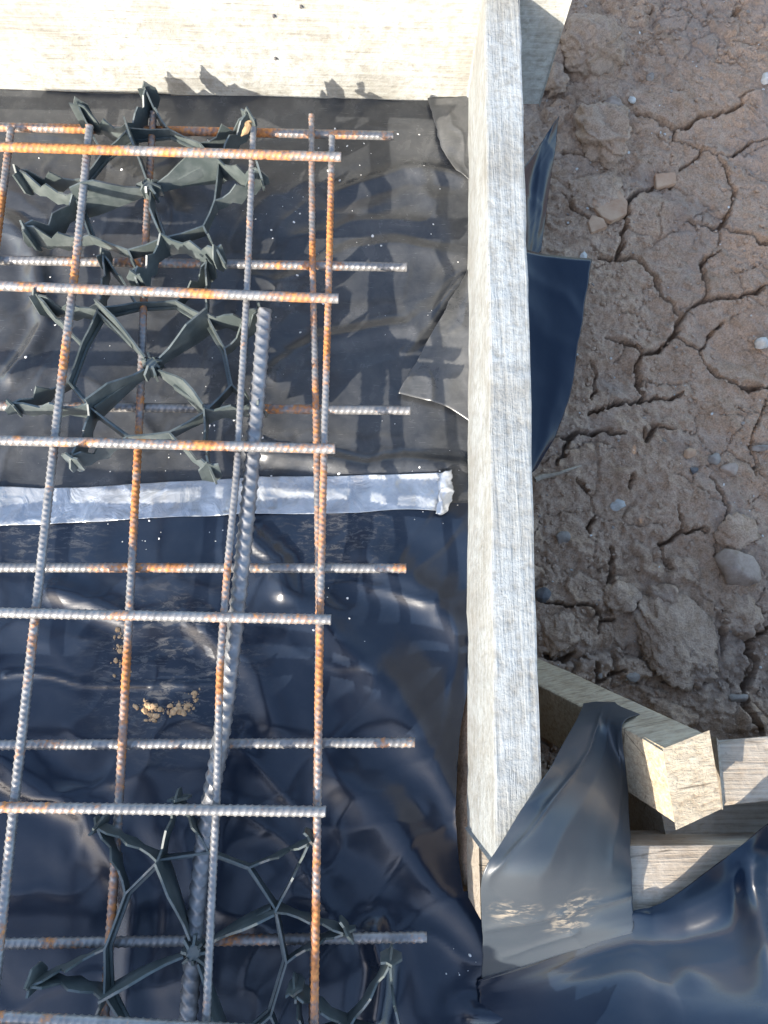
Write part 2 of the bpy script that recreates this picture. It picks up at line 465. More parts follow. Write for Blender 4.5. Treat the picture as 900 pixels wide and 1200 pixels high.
# unseen soil heap added outside the frame, shaped to shade the trench floor
hx = np.linspace(-1.9, 0.06, 110); hy = np.linspace(-1.45, -0.46, 60)
HX, HY = np.meshgrid(hx, hy)
prof = np.interp(HX, [-1.9, -1.6, -0.9, -0.62, -0.50, -0.34, -0.18, -0.06, 0.06], [0, 0.40, 0.53, 0.50, 0.47, 0.40, 0.30, 0.20, 0.0])
cross = np.interp(HY, [-1.45, -1.15, -0.80, -0.62, -0.50, -0.46], [0, 0.7, 1.0, 0.84, 0.38, 0.0])
HZ = prof * cross + np.minimum(prof * cross * 2, 0.06) * (0.9 * fbm(HX * 9, HY * 9, 5, 51, 0.6)) - 0.05
me = np_mesh('shade_heap', np.stack([HX, HY, HZ], -1).reshape(-1, 3), grid_quads(len(hy), len(hx)))
link('shade_heap', me, M['heap'], label='unseen brown soil heap added near the trench to shade its floor', cat='soil heap')

# ------------------------------------------------------------------ plastic lining of the trench
folds = [([(300,632),(360,700),(425,765),(492,855),(558,940)], 0.010, 0.034),
         ([(405,905),(470,985),(545,1060),(600,1110)], 0.008, 0.026),
         ([(0,800),(60,796),(130,797),(215,803),(275,801)], 0.0035, 0.0035),
         ([(440,640),(500,690),(548,740)], 0.008, 0.024),
         ([(300,630),(340,650),(345,690)], 0.006, 0.012),
         ([(250,730),(300,790),(318,850)], 0.005, 0.016),
         ([(440,1100),(455,1150),(450,1200)], 0.010, 0.012),
         ([(0,260),(30,300),(55,380),(20,440)], 0.010, 0.014),
         ([(330,440),(380,400),(480,380),(545,330)], 0.008, 0.014),
         ([(470,410),(520,350),(545,320)], 0.004, 0.006),
         ([(300,520),(420,548),(548,535)], 0.009, 0.012),
         ([(60,690),(150,730),(220,720),(260,760)], 0.007, 0.016),
         ([(330,330),(420,300),(545,300)], 0.006, 0.012),
         ([(400,230),(470,200),(545,215)], 0.006, 0.012),
         ([(0,900),(90,960),(150,1060),(140,1200)], 0.007, 0.016),
         ([(620,1160),(750,1150),(900,1165)], 0.010, 0.018),
         ([(560,1180),(640,1190),(720,1230)], 0.008, 0.014)]
folds = [([at(*p, 0.0) for p in pl], a, w) for pl, a, w in folds]
def lining_z(X, Y):
    X = np.asarray(X, float); Y = np.asarray(Y, float)
    wx = X + 0.03 * fbm(X * 6, Y * 6, 2, 61); wy = Y + 0.03 * fbm(X * 6, Y * 6, 2, 62)
    n = fbm(wx * 5.5, wy * 5.5, 3, 63)
    z = 0.004 * n + 0.0045 * np.clip(1 - np.abs(fbm(wx * 4.2 + wy * 2.5, wy * 4.0, 2, 65)) * 3.0, 0, 1) ** 2
    z = z + 0.0016 * np.clip(1 - np.abs(fbm(wx * 12 - wy * 6, wy * 10, 2, 67)) * 3.2, 0, 1) ** 2
    z = z + 0.0003 * fbm(X * 40, Y * 40, 2, 69)
    for pts, a, w in folds:
        d, _ = poly_dist(wx * 0.5 + X * 0.5, wy * 0.5 + Y * 0.5, pts)
        z = z + a * np.exp(-(d / w) ** 2) - 0.25 * a * np.exp(-((d - 2 * w) / w) ** 2)
    return z
sx = np.arange(-0.95, 0.90, 0.0042); sy = np.arange(-0.60, 0.93, 0.0042)
SX, SY = np.meshgrid(sx, sy)
SZ = lining_z(SX, SY)
gap = [at(*p, 0.0) for p in [(549,700),(548,810),(540,855),(535,905),(533,950),(536,985),(542,1040),(549,1105),(566,1146)]]
gyv = np.array([g[1] for g in gap])[::-1]; gxv = np.array([g[0] for g in gap])[::-1]
lim = np.where(SY > gyv[-1], board_x(SY) + 0.03, np.interp(SY, gyv, gxv))
lim = np.where(SY < PERP_FRONT + 0.008, 5.0, lim)
keep_v = (SX < lim) & (SY < top_y(SX) + 0.004)
keep_v &= ~((SY > PERP_FRONT + 0.02) & (SX > PERP_X0 + 0.03) & (SY < gyv[-1]))
# move the last row of vertices on to the cut edge so it reads as a clean cut
snap = (SX >= lim) & (SX < lim + 0.0042) & (SY < top_y(SX) + 0.004)
SX = np.where(snap, lim, SX); keep_v |= snap
q = grid_quads(len(sy), len(sx))
kv = keep_v.ravel()
q = q[kv[q].all(1)]
V = np.stack([SX, SY, SZ], -1).reshape(-1, 3)
seam = at(200, 590, 0.0)[1]                                  # the lap the silver tape covers
cy_ = V[q][:, :, 1].mean(1)
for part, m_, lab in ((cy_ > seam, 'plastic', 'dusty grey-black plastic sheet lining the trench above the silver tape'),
                      (cy_ <= seam, 'plastic_lower', 'cleaner sky-tinted black plastic sheet lining the trench below the silver tape')):
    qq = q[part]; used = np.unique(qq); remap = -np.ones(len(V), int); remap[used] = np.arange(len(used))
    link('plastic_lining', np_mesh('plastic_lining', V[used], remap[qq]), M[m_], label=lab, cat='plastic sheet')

# ------------------------------------------------------------------ boxes with worn edges
def timber(name, corners, mat, label, cat, seg=14, wob=0.0012, bev=0.0025, seed=1, axis_len=None):
    """corners: 8 points, bottom 4 then top 4 (same order round)"""
    c = [np.array(p, float) for p in corners]
    n = seg
    rings = []
    # long axis runs from edge (0,3) to edge (1,2)
    for i in range(n + 1):
        t_ = i / n
        a = c[0] * (1 - t_) + c[1] * t_; b = c[3] * (1 - t_) + c[2] * t_
        d = c[4] * (1 - t_) + c[5] * t_; e = c[7] * (1 - t_) + c[6] * t_
        rings.append([a, b, e, d])
    bm = bmesh.new(); vs = []
    for i, r in enumerate(rings):
        row = []
        for j, p in enumerate(r):
            o = np.array([vnoise(i * 0.7 + seed * 13, j * 5.1 + k * 3.3, seed) for k in range(3)]) * wob
            row.append(bm.verts.new(p + o))
        vs.append(row)
    for i in range(n):
        for j in range(4):
            bm.faces.new((vs[i][j], vs[i][(j + 1) % 4], vs[i + 1][(j + 1) % 4], vs[i + 1][j]))
    bm.faces.new(vs[0]); bm.faces.new(vs[-1][::-1])
    bm.normal_update()
    sharp = [e for e in bm.edges if len(e.link_faces) == 2 and e.calc_face_angle(0) > 0.6]
    bmesh.ops.bevel(bm, geom=sharp, offset=bev, segments=2, affect='EDGES', profile=0.6)
    return link(name, bm_mesh(name, bm), mat, label=label, cat=cat)

def box8(x0, x1, y0, y1, z0, z1):
    return [(x0, y0, z0), (x1, y0, z0), (x1, y1, z0), (x0, y1, z0), (x0, y0, z1), (x1, y0, z1), (x1, y1, z1), (x0, y1, z1)]

# top board across the head of the trench; runs on behind the long board
xr_ = at(652, 70, 0.1)[0]
x0, x1 = -1.5, xr_
top_board = timber('formwork_board', [(x0, top_y(x0), 0.0), (x1, top_y(x1), 0.0), (x1, top_y(x1) + 0.05, 0.0), (x0, top_y(x0) + 0.05, 0.0),
                   (x0, top_y(x0), 0.235), (x1, top_y(x1), 0.235), (x1, top_y(x1) + 0.05, 0.235), (x0, top_y(x0) + 0.05, 0.235)],
                   M['board_lit'], 'sunlit whitish board standing across the top end of the trench', 'board', 40)
# long board down the right side
TW = 0.0465
ya, yb = Y_END, 0.916
def tl(y): return 0.1345 + (y) * 0.0275
xs_a, xs_b = board_x(ya), board_x(yb)
long_board = timber('formwork_board',
    [(xs_a, ya, 0.001), (xs_b, yb, 0.001), (xs_b + TW, yb, 0.001), (xs_a + TW, ya, 0.001),
     (tl(ya), ya, BT), (tl(yb), yb, BT), (tl(yb) + TW + 0.002, yb, BT), (tl(ya) + TW + 0.002, ya, BT)],
    M['board_long'], 'long pale weathered board on edge between the steel mesh and the cracked soil', 'board', 40, seed=4, bev=0.003)
# perpendicular board at the near end, turning the corner to the right
perp = timber('formwork_board', box8(PERP_X0, 0.95, PERP_FRONT, PERP_BACK - 0.002, 0.002, PERP_TOP),
    M['plank'], 'short-ended lower board butting the near end of the long board, partly under plastic', 'board', 20, seed=6)

# ------------------------------------------------------------------ sawn blocks beside the corner
def prism(name, pts_end, vec, mat, label, cat, seed):
    e = [np.array(p) for p in pts_end]          # BF, BB, TB, TF of the visible end
    f = [p + np.array(vec) for p in e]
    return timber(name, [e[0], f[0], f[1], e[1], e[3], f[3], f[2], e[2]], mat, label, cat, 10, 0.0010, 0.003, seed)
SX_, SY_, SZ_ = (np.array(v) / np.linalg.norm(v) for v in ((-.30, .27, -.92), (.93, .29, -.22), (-.21, .92, .34)))   # along the stake, to its back, up its end
TFe = np.array([.331, -.067, .151]); TBe = TFe + SY_ * .058; BFe = TFe - SZ_ * .091; BBe = BFe + SY_ * .058
prism('wood_stake', [BFe, BBe, TBe, TFe], SX_ * 0.47, M['block'], 'leaning square timber stake with a golden sunlit sawn top', 'wood stake', 8)
def on_line(o, d, px_, lift=0.0):
    """point of the line o + t d that lies nearest under the pixel"""
    best = None
    for t_ in np.linspace(0, .47, 400):
        w = o + d * t_; q_ = RN.T @ (w - np.array([0, 0, HC])); e_ = math.hypot(450 + F * q_[0] / -q_[2] - px_[0], 600 - F * q_[1] / -q_[2] - px_[1])
        if best is None or e_ < best[0]: best = (e_, w)
    return (px_[0], px_[1], float(best[1][2]) + lift)
timber('wood_plank', [at(836, 943, 0.034), at(1010, 930, 0.034), at(1010, 855, 0.034), at(832, 870, 0.034),
                      at(846, 944, 0.075), at(1020, 930, 0.075), at(1015, 852, 0.075), at(839, 868, 0.075)],
       M['plank'], 'stained plank with a rounded corner at the right picture edge, beside the golden stake top', 'plank', 8, seed=9, bev=0.004)
c_ = [at(784, 1007, 0.030), at(1010, 990, 0.030), at(1010, 885, 0.030), at(771, 942, 0.030)]
timber('wood_block', [p + np.array([0, 0, -0.25]) for p in c_] + c_,
       M['plank'], 'lower timber block standing on the soil under the plank, behind the lower board', 'wood block', 8, seed=10, bev=0.003)

# ------------------------------------------------------------------ loose plastic sheets
def catmull(P, t):
    n = len(P) - 1
    s = np.clip(t * n, 0, n - 1e-6); i = np.floor(s).astype(int); f = (s - i)[:, None]
    g = lambda k: P[np.clip(i + k, 0, n)]
    p0, p1, p2, p3 = g(-1), g(0), g(1), g(2)
    p0 = np.where((i - 1 < 0)[:, None], 2 * p1 - p2, p0); p3 = np.where((i + 2 > n)[:, None], 2 * p2 - p1, p3)
    return 0.5 * (2 * p1 + (p2 - p0) * f + (2 * p0 - 5 * p1 + 4 * p2 - p3) * f ** 2 + (3 * p1 - p0 - 3 * p2 + p3) * f ** 3)

def sheet(name, rows, mat, label, nu=90, nv=70, wr=0.0012, fr=26, seed=1, cat='plastic sheet', thick=0.0007, px=True, creases=()):
    P = np.array([[at(*p) if px else p for p in r] for r in rows])       # rows x cols x 3
    u = np.linspace(0, 1, nu); v = np.linspace(0, 1, nv)
    A = np.stack([catmull(P[r], u) for r in range(P.shape[0])])          # rows x nu x 3
    S = np.stack([catmull(A[:, k], v) for k in range(nu)], 1)            # nv x nu x 3
    ed = (fbm(v * 7 + seed, v * 0 + 0.5, 3, seed + 11) * 0.0022)[:, None, None]
    S = S + (S[:, -1:] - S[:, :1]) / (np.linalg.norm(S[:, -1:] - S[:, :1], axis=-1, keepdims=True) + 1e-9) * ed
    du = np.gradient(S, axis=1); dv = np.gradient(S, axis=0)
    N = np.cross(du, dv); N /= np.linalg.norm(N, axis=-1, keepdims=True) + 1e-9
    N = np.where(N[..., 2:3] < 0, -N, N)
    X, Y, Z = S[..., 0], S[..., 1], S[..., 2]
    h = wr * (np.clip(1 - np.abs(fbm((X + Z) * fr * 0.5, (Y - Z) * fr * 0.5, 2, seed)) * 2.6, 0, 1) ** 2 * 2 + fbm((X - Z) * fr, (Y + Z) * fr, 3, seed + 3))
    UU, VV = np.meshgrid(u, v)
    for (u0, v0, u1, v1, amp, wid) in creases:
        dd_, tt_ = poly_dist(UU + 0.02 * fbm(UU * 5, VV * 5, 2, seed + 20), VV, [(u0, v0), (u1, v1)])
        h = h + amp * np.exp(-np.abs(dd_ / wid) ** 1.3) * np.clip(4 * np.minimum(tt_ + .15, 1.15 - tt_), 0, 1)
    top = S + N * h[..., None]
    bot = top - N * thick
    V = np.concatenate([top.reshape(-1, 3), bot.reshape(-1, 3)])
    q = grid_quads(nv, nu); off = nu * nv
    edge = []
    idx = np.arange(off).reshape(nv, nu)
    for line in (idx[0], idx[:, -1], idx[-1][::-1], idx[:, 0][::-1]):
        edge.append(np.stack([line[:-1], line[:-1] + off, line[1:] + off, line[1:]], -1))
    q = np.concatenate([q, q[:, ::-1] + off] + edge)
    return link(name, np_mesh(name, V, q), mat, label=label, cat=cat)

# draped over the tipped block and the end of the long board
def sk(px_, py_, lift=0.004): return on_line(TBe, SX_, (px_, py_), lift)
def sr(px_, py_, lift=0.004): return on_line(TFe, SX_, (px_, py_), lift)
def sf(px_, py_, lift=0.006):                      # on the stake's left face
    d = RN @ np.array([(px_ - 450) / F, -(py_ - 600) / F, -1.0]); o_ = np.array([0, 0, HC])
    t_ = (TFe - o_).dot(SY_) / d.dot(SY_)
    return (px_, py_, float(HC + d[2] * t_) + lift)
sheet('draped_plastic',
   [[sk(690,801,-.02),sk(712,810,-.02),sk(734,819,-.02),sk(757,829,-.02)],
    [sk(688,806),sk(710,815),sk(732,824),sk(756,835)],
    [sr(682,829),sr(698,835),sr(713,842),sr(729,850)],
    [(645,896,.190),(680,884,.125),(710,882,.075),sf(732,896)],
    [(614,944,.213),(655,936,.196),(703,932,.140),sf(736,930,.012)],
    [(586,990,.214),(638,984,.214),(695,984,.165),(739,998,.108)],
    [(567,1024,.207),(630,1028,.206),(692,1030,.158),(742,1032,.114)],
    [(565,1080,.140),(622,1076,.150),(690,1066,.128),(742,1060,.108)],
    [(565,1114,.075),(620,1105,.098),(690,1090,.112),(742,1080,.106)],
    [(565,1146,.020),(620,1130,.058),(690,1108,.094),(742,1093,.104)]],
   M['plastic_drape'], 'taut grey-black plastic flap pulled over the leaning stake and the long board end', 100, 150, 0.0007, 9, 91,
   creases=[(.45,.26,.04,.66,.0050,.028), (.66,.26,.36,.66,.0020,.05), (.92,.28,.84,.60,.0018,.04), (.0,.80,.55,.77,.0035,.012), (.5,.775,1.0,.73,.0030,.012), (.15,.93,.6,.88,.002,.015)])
sheet('draped_plastic',
   [[(560,1148,.002),(640,1120,0.040),(733,1071,.100),(765,1062,.104),(792,1048,.108),(840,1012,0.116),(868,992,0.120),(905,962,0.102),(990,915,0.082)],
    [(560,1152,.002),(640,1128,0.036),(733,1080,.100),(768,1076,.108),(800,1070,.116),(850,1045,0.136),(875,1020,0.122),(915,1000,0.140),(1000,960,0.112)],
    [(560,1158,.002),(640,1138,0.030),(733,1106,0.082),(770,1104,0.094),(805,1104,0.106),(858,1085,0.132),(885,1058,0.114),(922,1050,0.142),(1005,1010,0.112)],
    [(560,1168,.002),(640,1152,0.022),(733,1118,0.058),(772,1124,0.064),(808,1130,0.050),(862,1124,0.078),(895,1108,0.067),(930,1105,0.097),(1010,1085,0.072)],
    [(560,1184,.002),(640,1172,0.016),(731,1140,0.025),(774,1152,0.026),(812,1162,0.029),(866,1166,0.034),(900,1168,0.033),(935,1170,0.040),(1015,1165,0.034)],
    [(560,1212,.002),(640,1210,0.011),(728,1185,0.010),(774,1190,0.014),(812,1200,0.014),(866,1205,0.016),(900,1205,0.015),(935,1205,0.016),(1018,1205,0.015)],
    [(560,1262,.002),(640,1274,0.009),(726,1260,0.009),(774,1262,0.012),(812,1262,0.012),(866,1262,0.012),(900,1262,0.012),(935,1262,0.012),(1020,1262,0.012)]],
   M['plastic_clean'], 'crumpled sky-tinted black plastic sheet rising out of the trench over the lower board', 170, 100, 0.0008, 10, 95)
# hanging down the outside of the long board
sheet('plastic_offcut',
   [[(590,289,-.002),(612,292,-.02),(634,297,-.03),(664,301,-.034),(693,303,-.038)],
    [(592,380,-.002),(615,382,-.02),(640,388,-.03),(662,390,-.034),(681,388,-.040)],
    [(592,470,-.002),(614,475,-.02),(634,480,-.03),(650,482,-.034),(664,480,-.042)],
    [(592,560,-.002),(608,560,-.02),(618,557,-.03),(624,553,-.036),(629,548,-.044)]],
   M['plastic_clean'], 'wide sky-tinted black plastic edge hanging beside the middle of the long board', 50, 60, 0.0009, 14, 101)
sheet('plastic_offcut',
   [[(596,215,-.002),(622,186,-.03),(640,158,-.04),(648,146,-.04),(655,136,-.045)],
    [(596,250,-.002),(620,215,-.04),(634,190,-.045),(644,172,-.048),(653,158,-.052)],
    [(596,290,-.002),(615,270,-.04),(628,250,-.05),(637,235,-.054),(645,215,-.060)],
    [(596,345,-.003),(610,330,-.05),(618,318,-.06),(626,305,-.064),(634,295,-.068)]],
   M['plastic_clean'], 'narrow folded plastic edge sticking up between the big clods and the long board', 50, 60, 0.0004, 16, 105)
# overlapping pieces of lining in the upper right of the trench
def lay(p, dz): q_ = at(p[0], p[1], 0.0); return (q_[0], q_[1], float(lining_z(q_[0], q_[1])) + dz)
def lay_rows(rows): return [[lay(p, p[2]) for p in r] for r in rows]
sheet('plastic_offcut', lay_rows(
   [[(546,322,.012),(549,320,.014),(552,318,.016),(556,316,.018)],
    [(524,362,.010),(533,365,.011),(542,368,.013),(556,370,.016)],
    [(492,415,.009),(510,420,.010),(530,425,.012),(556,430,.014)],
    [(467,464,.008),(495,470,.009),(525,480,.010),(556,500,.011)]]),
   M['plastic_dusty'], 'torn grey plastic offcut overlapping the lining beside the long board', 50, 60, 0.0010, 30, 109, px=False)
sheet('plastic_offcut', lay_rows(
   [[(500,122,.008),(520,121,.010),(540,120,.012),(556,119,.013)],
    [(510,155,.008),(526,157,.010),(542,158,.012),(556,158,.013)],
    [(520,182,.008),(533,188,.010),(545,192,.011),(556,194,.012)],
    [(535,206,.007),(543,212,.009),(550,217,.010),(556,220,.011)]]),
   M['plastic_dusty'], 'small plastic offcut tucked into the inner corner of the two boards', 40, 50, 0.0010, 30, 113, px=False)

# ------------------------------------------------------------------ silver tape
def tape_rows():
    top = np.array([(-60,580),(0,572),(60,573),(120,571),(180,567),(240,563),(300,559),(360,558),(420,558),(470,557),(526,555)], float)
    bot = np.array([(-60,622),(0,618),(60,615),(120,612),(180,608),(240,605),(300,603),(360,602),(420,601),(470,598),(516,600)], float)
    u = np.linspace(0, 1, 90); A = catmull(top, u); B = catmull(bot, u)
    rows = []
    for k in range(9):
        f = k / 8
        rows.append([lay((p[0] * (1 - f) + q_[0] * f, p[1] * (1 - f) + q_[1] * f), 0.0030) for p, q_ in zip(A, B)])
    return rows
tape = sheet('silver_tape', tape_rows(), M['tape'], 'wide crinkled silver adhesive tape stuck straight across the plastic lining', 240, 40, 0.0007, 40, 117, cat='tape', thick=0.0004, px=False)
fold_rows = [[lay((513,558), .010), lay((520,556), .011), lay((528,554), .010)],
             [lay((512,580), .010), lay((520,580), .013), lay((529,580), .012)],
             [lay((510,604), .009), lay((517,606), .011), lay((524,602), .009)]]
fo = sheet('folded_end', fold_rows, M['tape'], None, 16, 30, 0.0012, 60, 119, cat=None, thick=0.0004, px=False)
fo.parent = tape

# ------------------------------------------------------------------ reinforcing bars
def bar_mesh(name, pts, rad, pitch=0.0080, rib=0.22, step=0.0014, seg=12, slant=0.5):
    P = np.array(pts, float)
    d = np.linalg.norm(np.diff(P, axis=0), axis=1); s = np.r_[0, np.cumsum(d)]
    n = max(8, int(s[-1] / step)); ss = np.linspace(0, s[-1], n)
    C = np.stack([np.interp(ss, s, P[:, k]) for k in range(3)], 1)
    if len(P) > 2:
        ker = np.ones(41) / 41
        for k in range(3):
            pad = np.r_[2 * C[0, k] - C[20:0:-1, k], C[:, k], 2 * C[-1, k] - C[-2:-22:-1, k]]
            C[:, k] = np.convolve(pad, ker, 'valid')
    T = np.gradient(C, axis=0); T /= np.linalg.norm(T, axis=1, keepdims=True)
    U = np.cross(T, np.array([0, 0, 1.0])); U /= np.linalg.norm(U, axis=1, keepdims=True)
    W = np.cross(U, T)
    a = np.linspace(0, 2 * math.pi, seg, endpoint=False)[None, :]
    ph = (ss[:, None] / pitch + slant * np.abs(((a / math.pi + 0.35) % 2) - 1) * 2.0) % 1.0
    bump_ = np.clip(1 - np.abs(ph - 0.5) / 0.24, 0, 1)
    spine = np.maximum(np.cos(a * 2 + 0.9), 0) ** 8                     # the two lengthwise ribs
    r = rad * (1 + rib * np.maximum(bump_ * (1 - spine), 0.7 * spine) + 0.02 * vnoise(ss[:, None] * 90, a * 2, 5))
    V = C[:, None, :] + r[..., None] * (np.cos(a)[..., None] * U[:, None, :] + np.sin(a)[..., None] * W[:, None, :])
    verts = np.concatenate([V.reshape(-1, 3), C[:1], C[-1:]])
    q = grid_quads(n, seg, True)
    i0 = n * seg; j = np.arange(seg); j2 = (j + 1) % seg
    capa = np.stack([np.full(seg, i0), j2, j, j], -1)
    me = bpy.data.meshes.new(name)
    faces = q.tolist() + [(i0, int(b), int(c)) for b, c in zip(j2, j)] + [(i0 + 1, int((n - 1) * seg + b), int((n - 1) * seg + c)) for b, c in zip(j, j2)]
    me.from_pydata(verts.tolist(), [], faces)
    me.polygons.foreach_set('use_smooth', np.r_[np.ones(len(q), bool), np.zeros(2 * seg, bool)])
    me.update()
    return me

ZL, ZLV, ZUV, ZU = 0.060, 0.0705, 0.1140, 0.1245
lower = empty('steel_mesh', (0, 0, 0), 'lower rusty ribbed steel mesh reaching further right, just above the plastic spacers', 'steel mesh', 'layers of reinforcing mesh')
upper = empty('steel_mesh', (0, 0, 0), 'upper rusty ribbed steel mesh with shorter crossbars, lying on top', 'steel mesh', 'layers of reinforcing mesh')
def pxbar(parent, name, pts, z, rad, mat, **kw):
    W = [at(p[0], p[1], (p[2] if len(p) > 2 else z)) for p in pts]
    return link(name, bar_mesh(name, W, rad, **kw), M[mat], parent)
def ext(a, b, px):                                   # carry a bar on beyond the left edge of the frame
    k = (px - a[0]) / (b[0] - a[0]); return (px, a[1] + (b[1] - a[1]) * k)
R1 = 0.0056; R2 = 0.0042
for a, b, m in [((0,149),(461,159),'steel_rusty'), ((0,305),(477,313),'steel'), ((0,476),(481,481),'steel'),
                ((0,665),(476,666),'steel'), ((0,873),(486,870),'steel'), ((0,1106),(500,1098),'steel')]:
    pxbar(lower, 'crossbar', [ext(a, b, -170), b], ZL, R1, m)
for pts, m in [([(180,132),(172,250),(164,480),(153,690),(139,950),(121,1215)], 'steel_rusty'),
               ([(365,135),(366,300),(371,520),(374,720),(372,900),(366,1215)], 'steel_rusty'),
               ([(13,150),(-6,300),(-40,560),(-120,1215)], 'steel_rusty')]:
    pxbar(lower, 'lengthwise_bar', pts, ZLV, R2 * (1.15 if pts[0][0] < 200 else 1.0), m, pitch=0.0068)
for a, b, m in [((0,172),(400,184),'steel_rusty'), ((0,335),(397,350),'steel_rusty'), ((0,516),(393,526),'steel'),
                ((0,718),(388,726),'steel'), ((0,946),(382,951),'steel'), ((0,1192),(376,1212),'steel')]:
    pxbar(upper, 'crossbar', [ext(a, b, -170), b], ZU, R1, m)
for pts, m in [([(105,148),(90,300),(68,480),(45,690),(18,930),(-12,1215)], 'steel'),
               ([(297,150),(290,330),(283,450),(277,560),(267,660),(258,775),(256,860),(254,940),(250,1010),(241,1215)], 'steel'),
               ([(389,160),(386,300),(380,520),(375,730),(372,950),(368,1215)], 'steel_rusty')]:
    pxbar(upper, 'lengthwise_bar', pts, ZUV, R2 * (1.2 if pts[0][0] < 200 else 1.0), m, pitch=0.0068)
# thick loose bar between the two meshes
thick_pts = [at(310,364,.1060), at(303,450,.1050), at(294,560,.1030), at(284,660,.100), at(273,760,.0950), at(259,870,.086), at(242,960,.077), at(231,1060,.0750), at(219,1215,.0740)]
link('reinforcing_bar', bar_mesh('reinforcing_bar', thick_pts, 0.0090, 0.0135, 0.24, 0.0016, 22, 0.8), M['steel_dark'],
     label='thick loose grey ribbed bar slanting down between the two mesh layers', cat='steel bar')
# brown tab caught on a bar end
sheet('dry_scrap', [[(283,160,.118),(287,158,.122),(291,157,.122)], [(285,150,.128),(290,148,.132),(294,149,.130)], [(291,142,.134),(294,141,.138),(296,144,.134)]],
      M['wire'], 'small brown dry scrap caught on a bar end near the top board', 10, 12, 0.0008, 80, 131, cat='scrap')

# ------------------------------------------------------------------ black plastic spacers
def plate_bm(bm, p, q, prof_t, prof_b, th=0.0022, n=6, bow=0.0):
    """upright wall from p to q; prof_* are heights at even stations, with thickness th"""
    p = np.array(p, float); q = np.array(q, float)
    d = q - p; nrm = np.array([-d[1], d[0]]); nrm /= np.linalg.norm(nrm)
    k = len(prof_t); rows = []
    for i in range(k):
        f = i / (k - 1)
        c = p + d * f + nrm * bow * math.sin(math.pi * f)
        rows.append([bm.verts.new((*(c + nrm * s * th / 2), z)) for s, z in ((1, prof_b[i]), (-1, prof_b[i]), (-1, prof_t[i]), (1, prof_t[i]))])
    for i in range(k - 1):
        for j in range(4):
            bm.faces.new((rows[i][j], rows[i][(j + 1) % 4], rows[i + 1][(j + 1) % 4], rows[i + 1][j]))
    bm.faces.new(rows[0]); bm.faces.new(rows[-1][::-1])

def make_spacer(label, group, seed=5):
    R0 = 0.104
    root = empty('rebar_spacer', (0, 0, 0), label, 'spacer', group)
    pol = lambda deg, r: (r * math.cos(math.radians(deg)), r * math.sin(math.radians(deg)))
    rng = random.Random(seed); U_ = rng.uniform
    va = [k * 30 + U_(-3.5, 3.5) for k in range(12)]; vr = [R0 * U_(0.93, 1.06) for k in range(12)]
    bm = bmesh.new()
    bmesh.ops.create_cone(bm, cap_ends=True, segments=12, radius1=0.011, radius2=0.008, depth=0.020, matrix=Matrix.Translation((0, 0, 0.010)))
    for k in range(8):
        plate_bm(bm, pol(k * 45 + 20, 0.007), pol(k * 45 + 20, U_(0.011, 0.019)), [0.024, 0.018], [0.001, 0.001], 0.003)
    link('hub', bm_mesh('hub', bm), M['spacer'], root)
    def vert(k): k %= 12; return pol(va[k], vr[k])
    for s in range(4):
        k0 = 3 * s; e = np.array(vert(k0)); hi = U_(0.85, 1.12)
        bm = bmesh.new()
        plate_bm(bm, e * 0.12, e, [0.018, 0.026 * hi, 0.038 * hi, 0.050 * hi, 0.050 * hi, 0.044], [0.000, -0.002, -0.005, -0.009, -0.013, -0.015], 0.0026, bow=U_(-.004, .004))
        plate_bm(bm, e * 0.40, e * 0.96 + np.array([-e[1], e[0]]) * 0.04, [0.014, 0.020, 0.024], [0.002, 0.004, 0.006], 0.0024)
        link('spoke', bm_mesh('spoke', bm), M['spacer'], root)
        for k in range(3):
            bm = bmesh.new()
            z0 = 0.024 if k == 0 else 0.016; z1 = 0.024 if k == 2 else 0.016
            plate_bm(bm, vert(k0 + k), vert(k0 + k + 1), [z0, (z0 + z1) / 2 - 0.002, z1], [-0.003, -0.001, -0.003], 0.0024)
            plate_bm(bm, np.array(vert(k0 + k)) * 0.965, np.array(vert(k0 + k + 1)) * 0.965, [0.0050, 0.0050, 0.0050], [0.001, 0.001, 0.001], 0.003)
            link('ring_wall', bm_mesh('ring_wall', bm), M['spacer'], root)
        for sg in (1, -1):
            tip = np.array(pol(va[k0] + sg * U_(15, 23), R0 * U_(1.50, 1.72)))
            j = U_(-0.008, 0.008); w1 = U_(0.0, 0.012); w2 = U_(0.0, 0.012)
            bm = bmesh.new()
            plate_bm(bm, e, tip, [0.034, 0.024, 0.020 + w1, 0.034, 0.022, 0.040 + j, 0.042 + j], [-0.012, -0.004, 0.002, -0.006, 0.004, -0.002, 0.006], 0.0024, bow=sg * U_(-.002, .004))
            plate_bm(bm, vert(k0 + sg), tip, [0.016, 0.014, 0.018, 0.028 + w2, 0.018, 0.038 + j, 0.040 + j], [-0.003, -0.004, 0.000, -0.010, 0.000, -0.004, 0.006], 0.0024, bow=-sg * U_(-.002, .003))
            link('prong', bm_mesh('prong', bm), M['spacer'], root)
            bm = bmesh.new()                                         # upright tab across the end of the prong
            u = tip / np.linalg.norm(tip); w = np.array([-u[1], u[0]]); w = w * math.cos(j * 60) + u * math.sin(j * 60)
            plate_bm(bm, tip - w * U_(.008, .015) + u * 0.003, tip + w * U_(.008, .015) + u * 0.001, [0.034 + j, 0.042 + j, 0.052 + j, 0.042 + j, 0.044 + j], [0.012, 0.002, -0.006, 0.0, 0.010], 0.0026, bow=U_(-.002, .003))
            plate_bm(bm, tip - u * 0.002, tip + u * 0.012, [0.046 + j, 0.036 + j, 0.022], [0.008, 0.008, 0.010], 0.0026)
            link('foot', bm_mesh('foot', bm), M['spacer'], root)
    return root

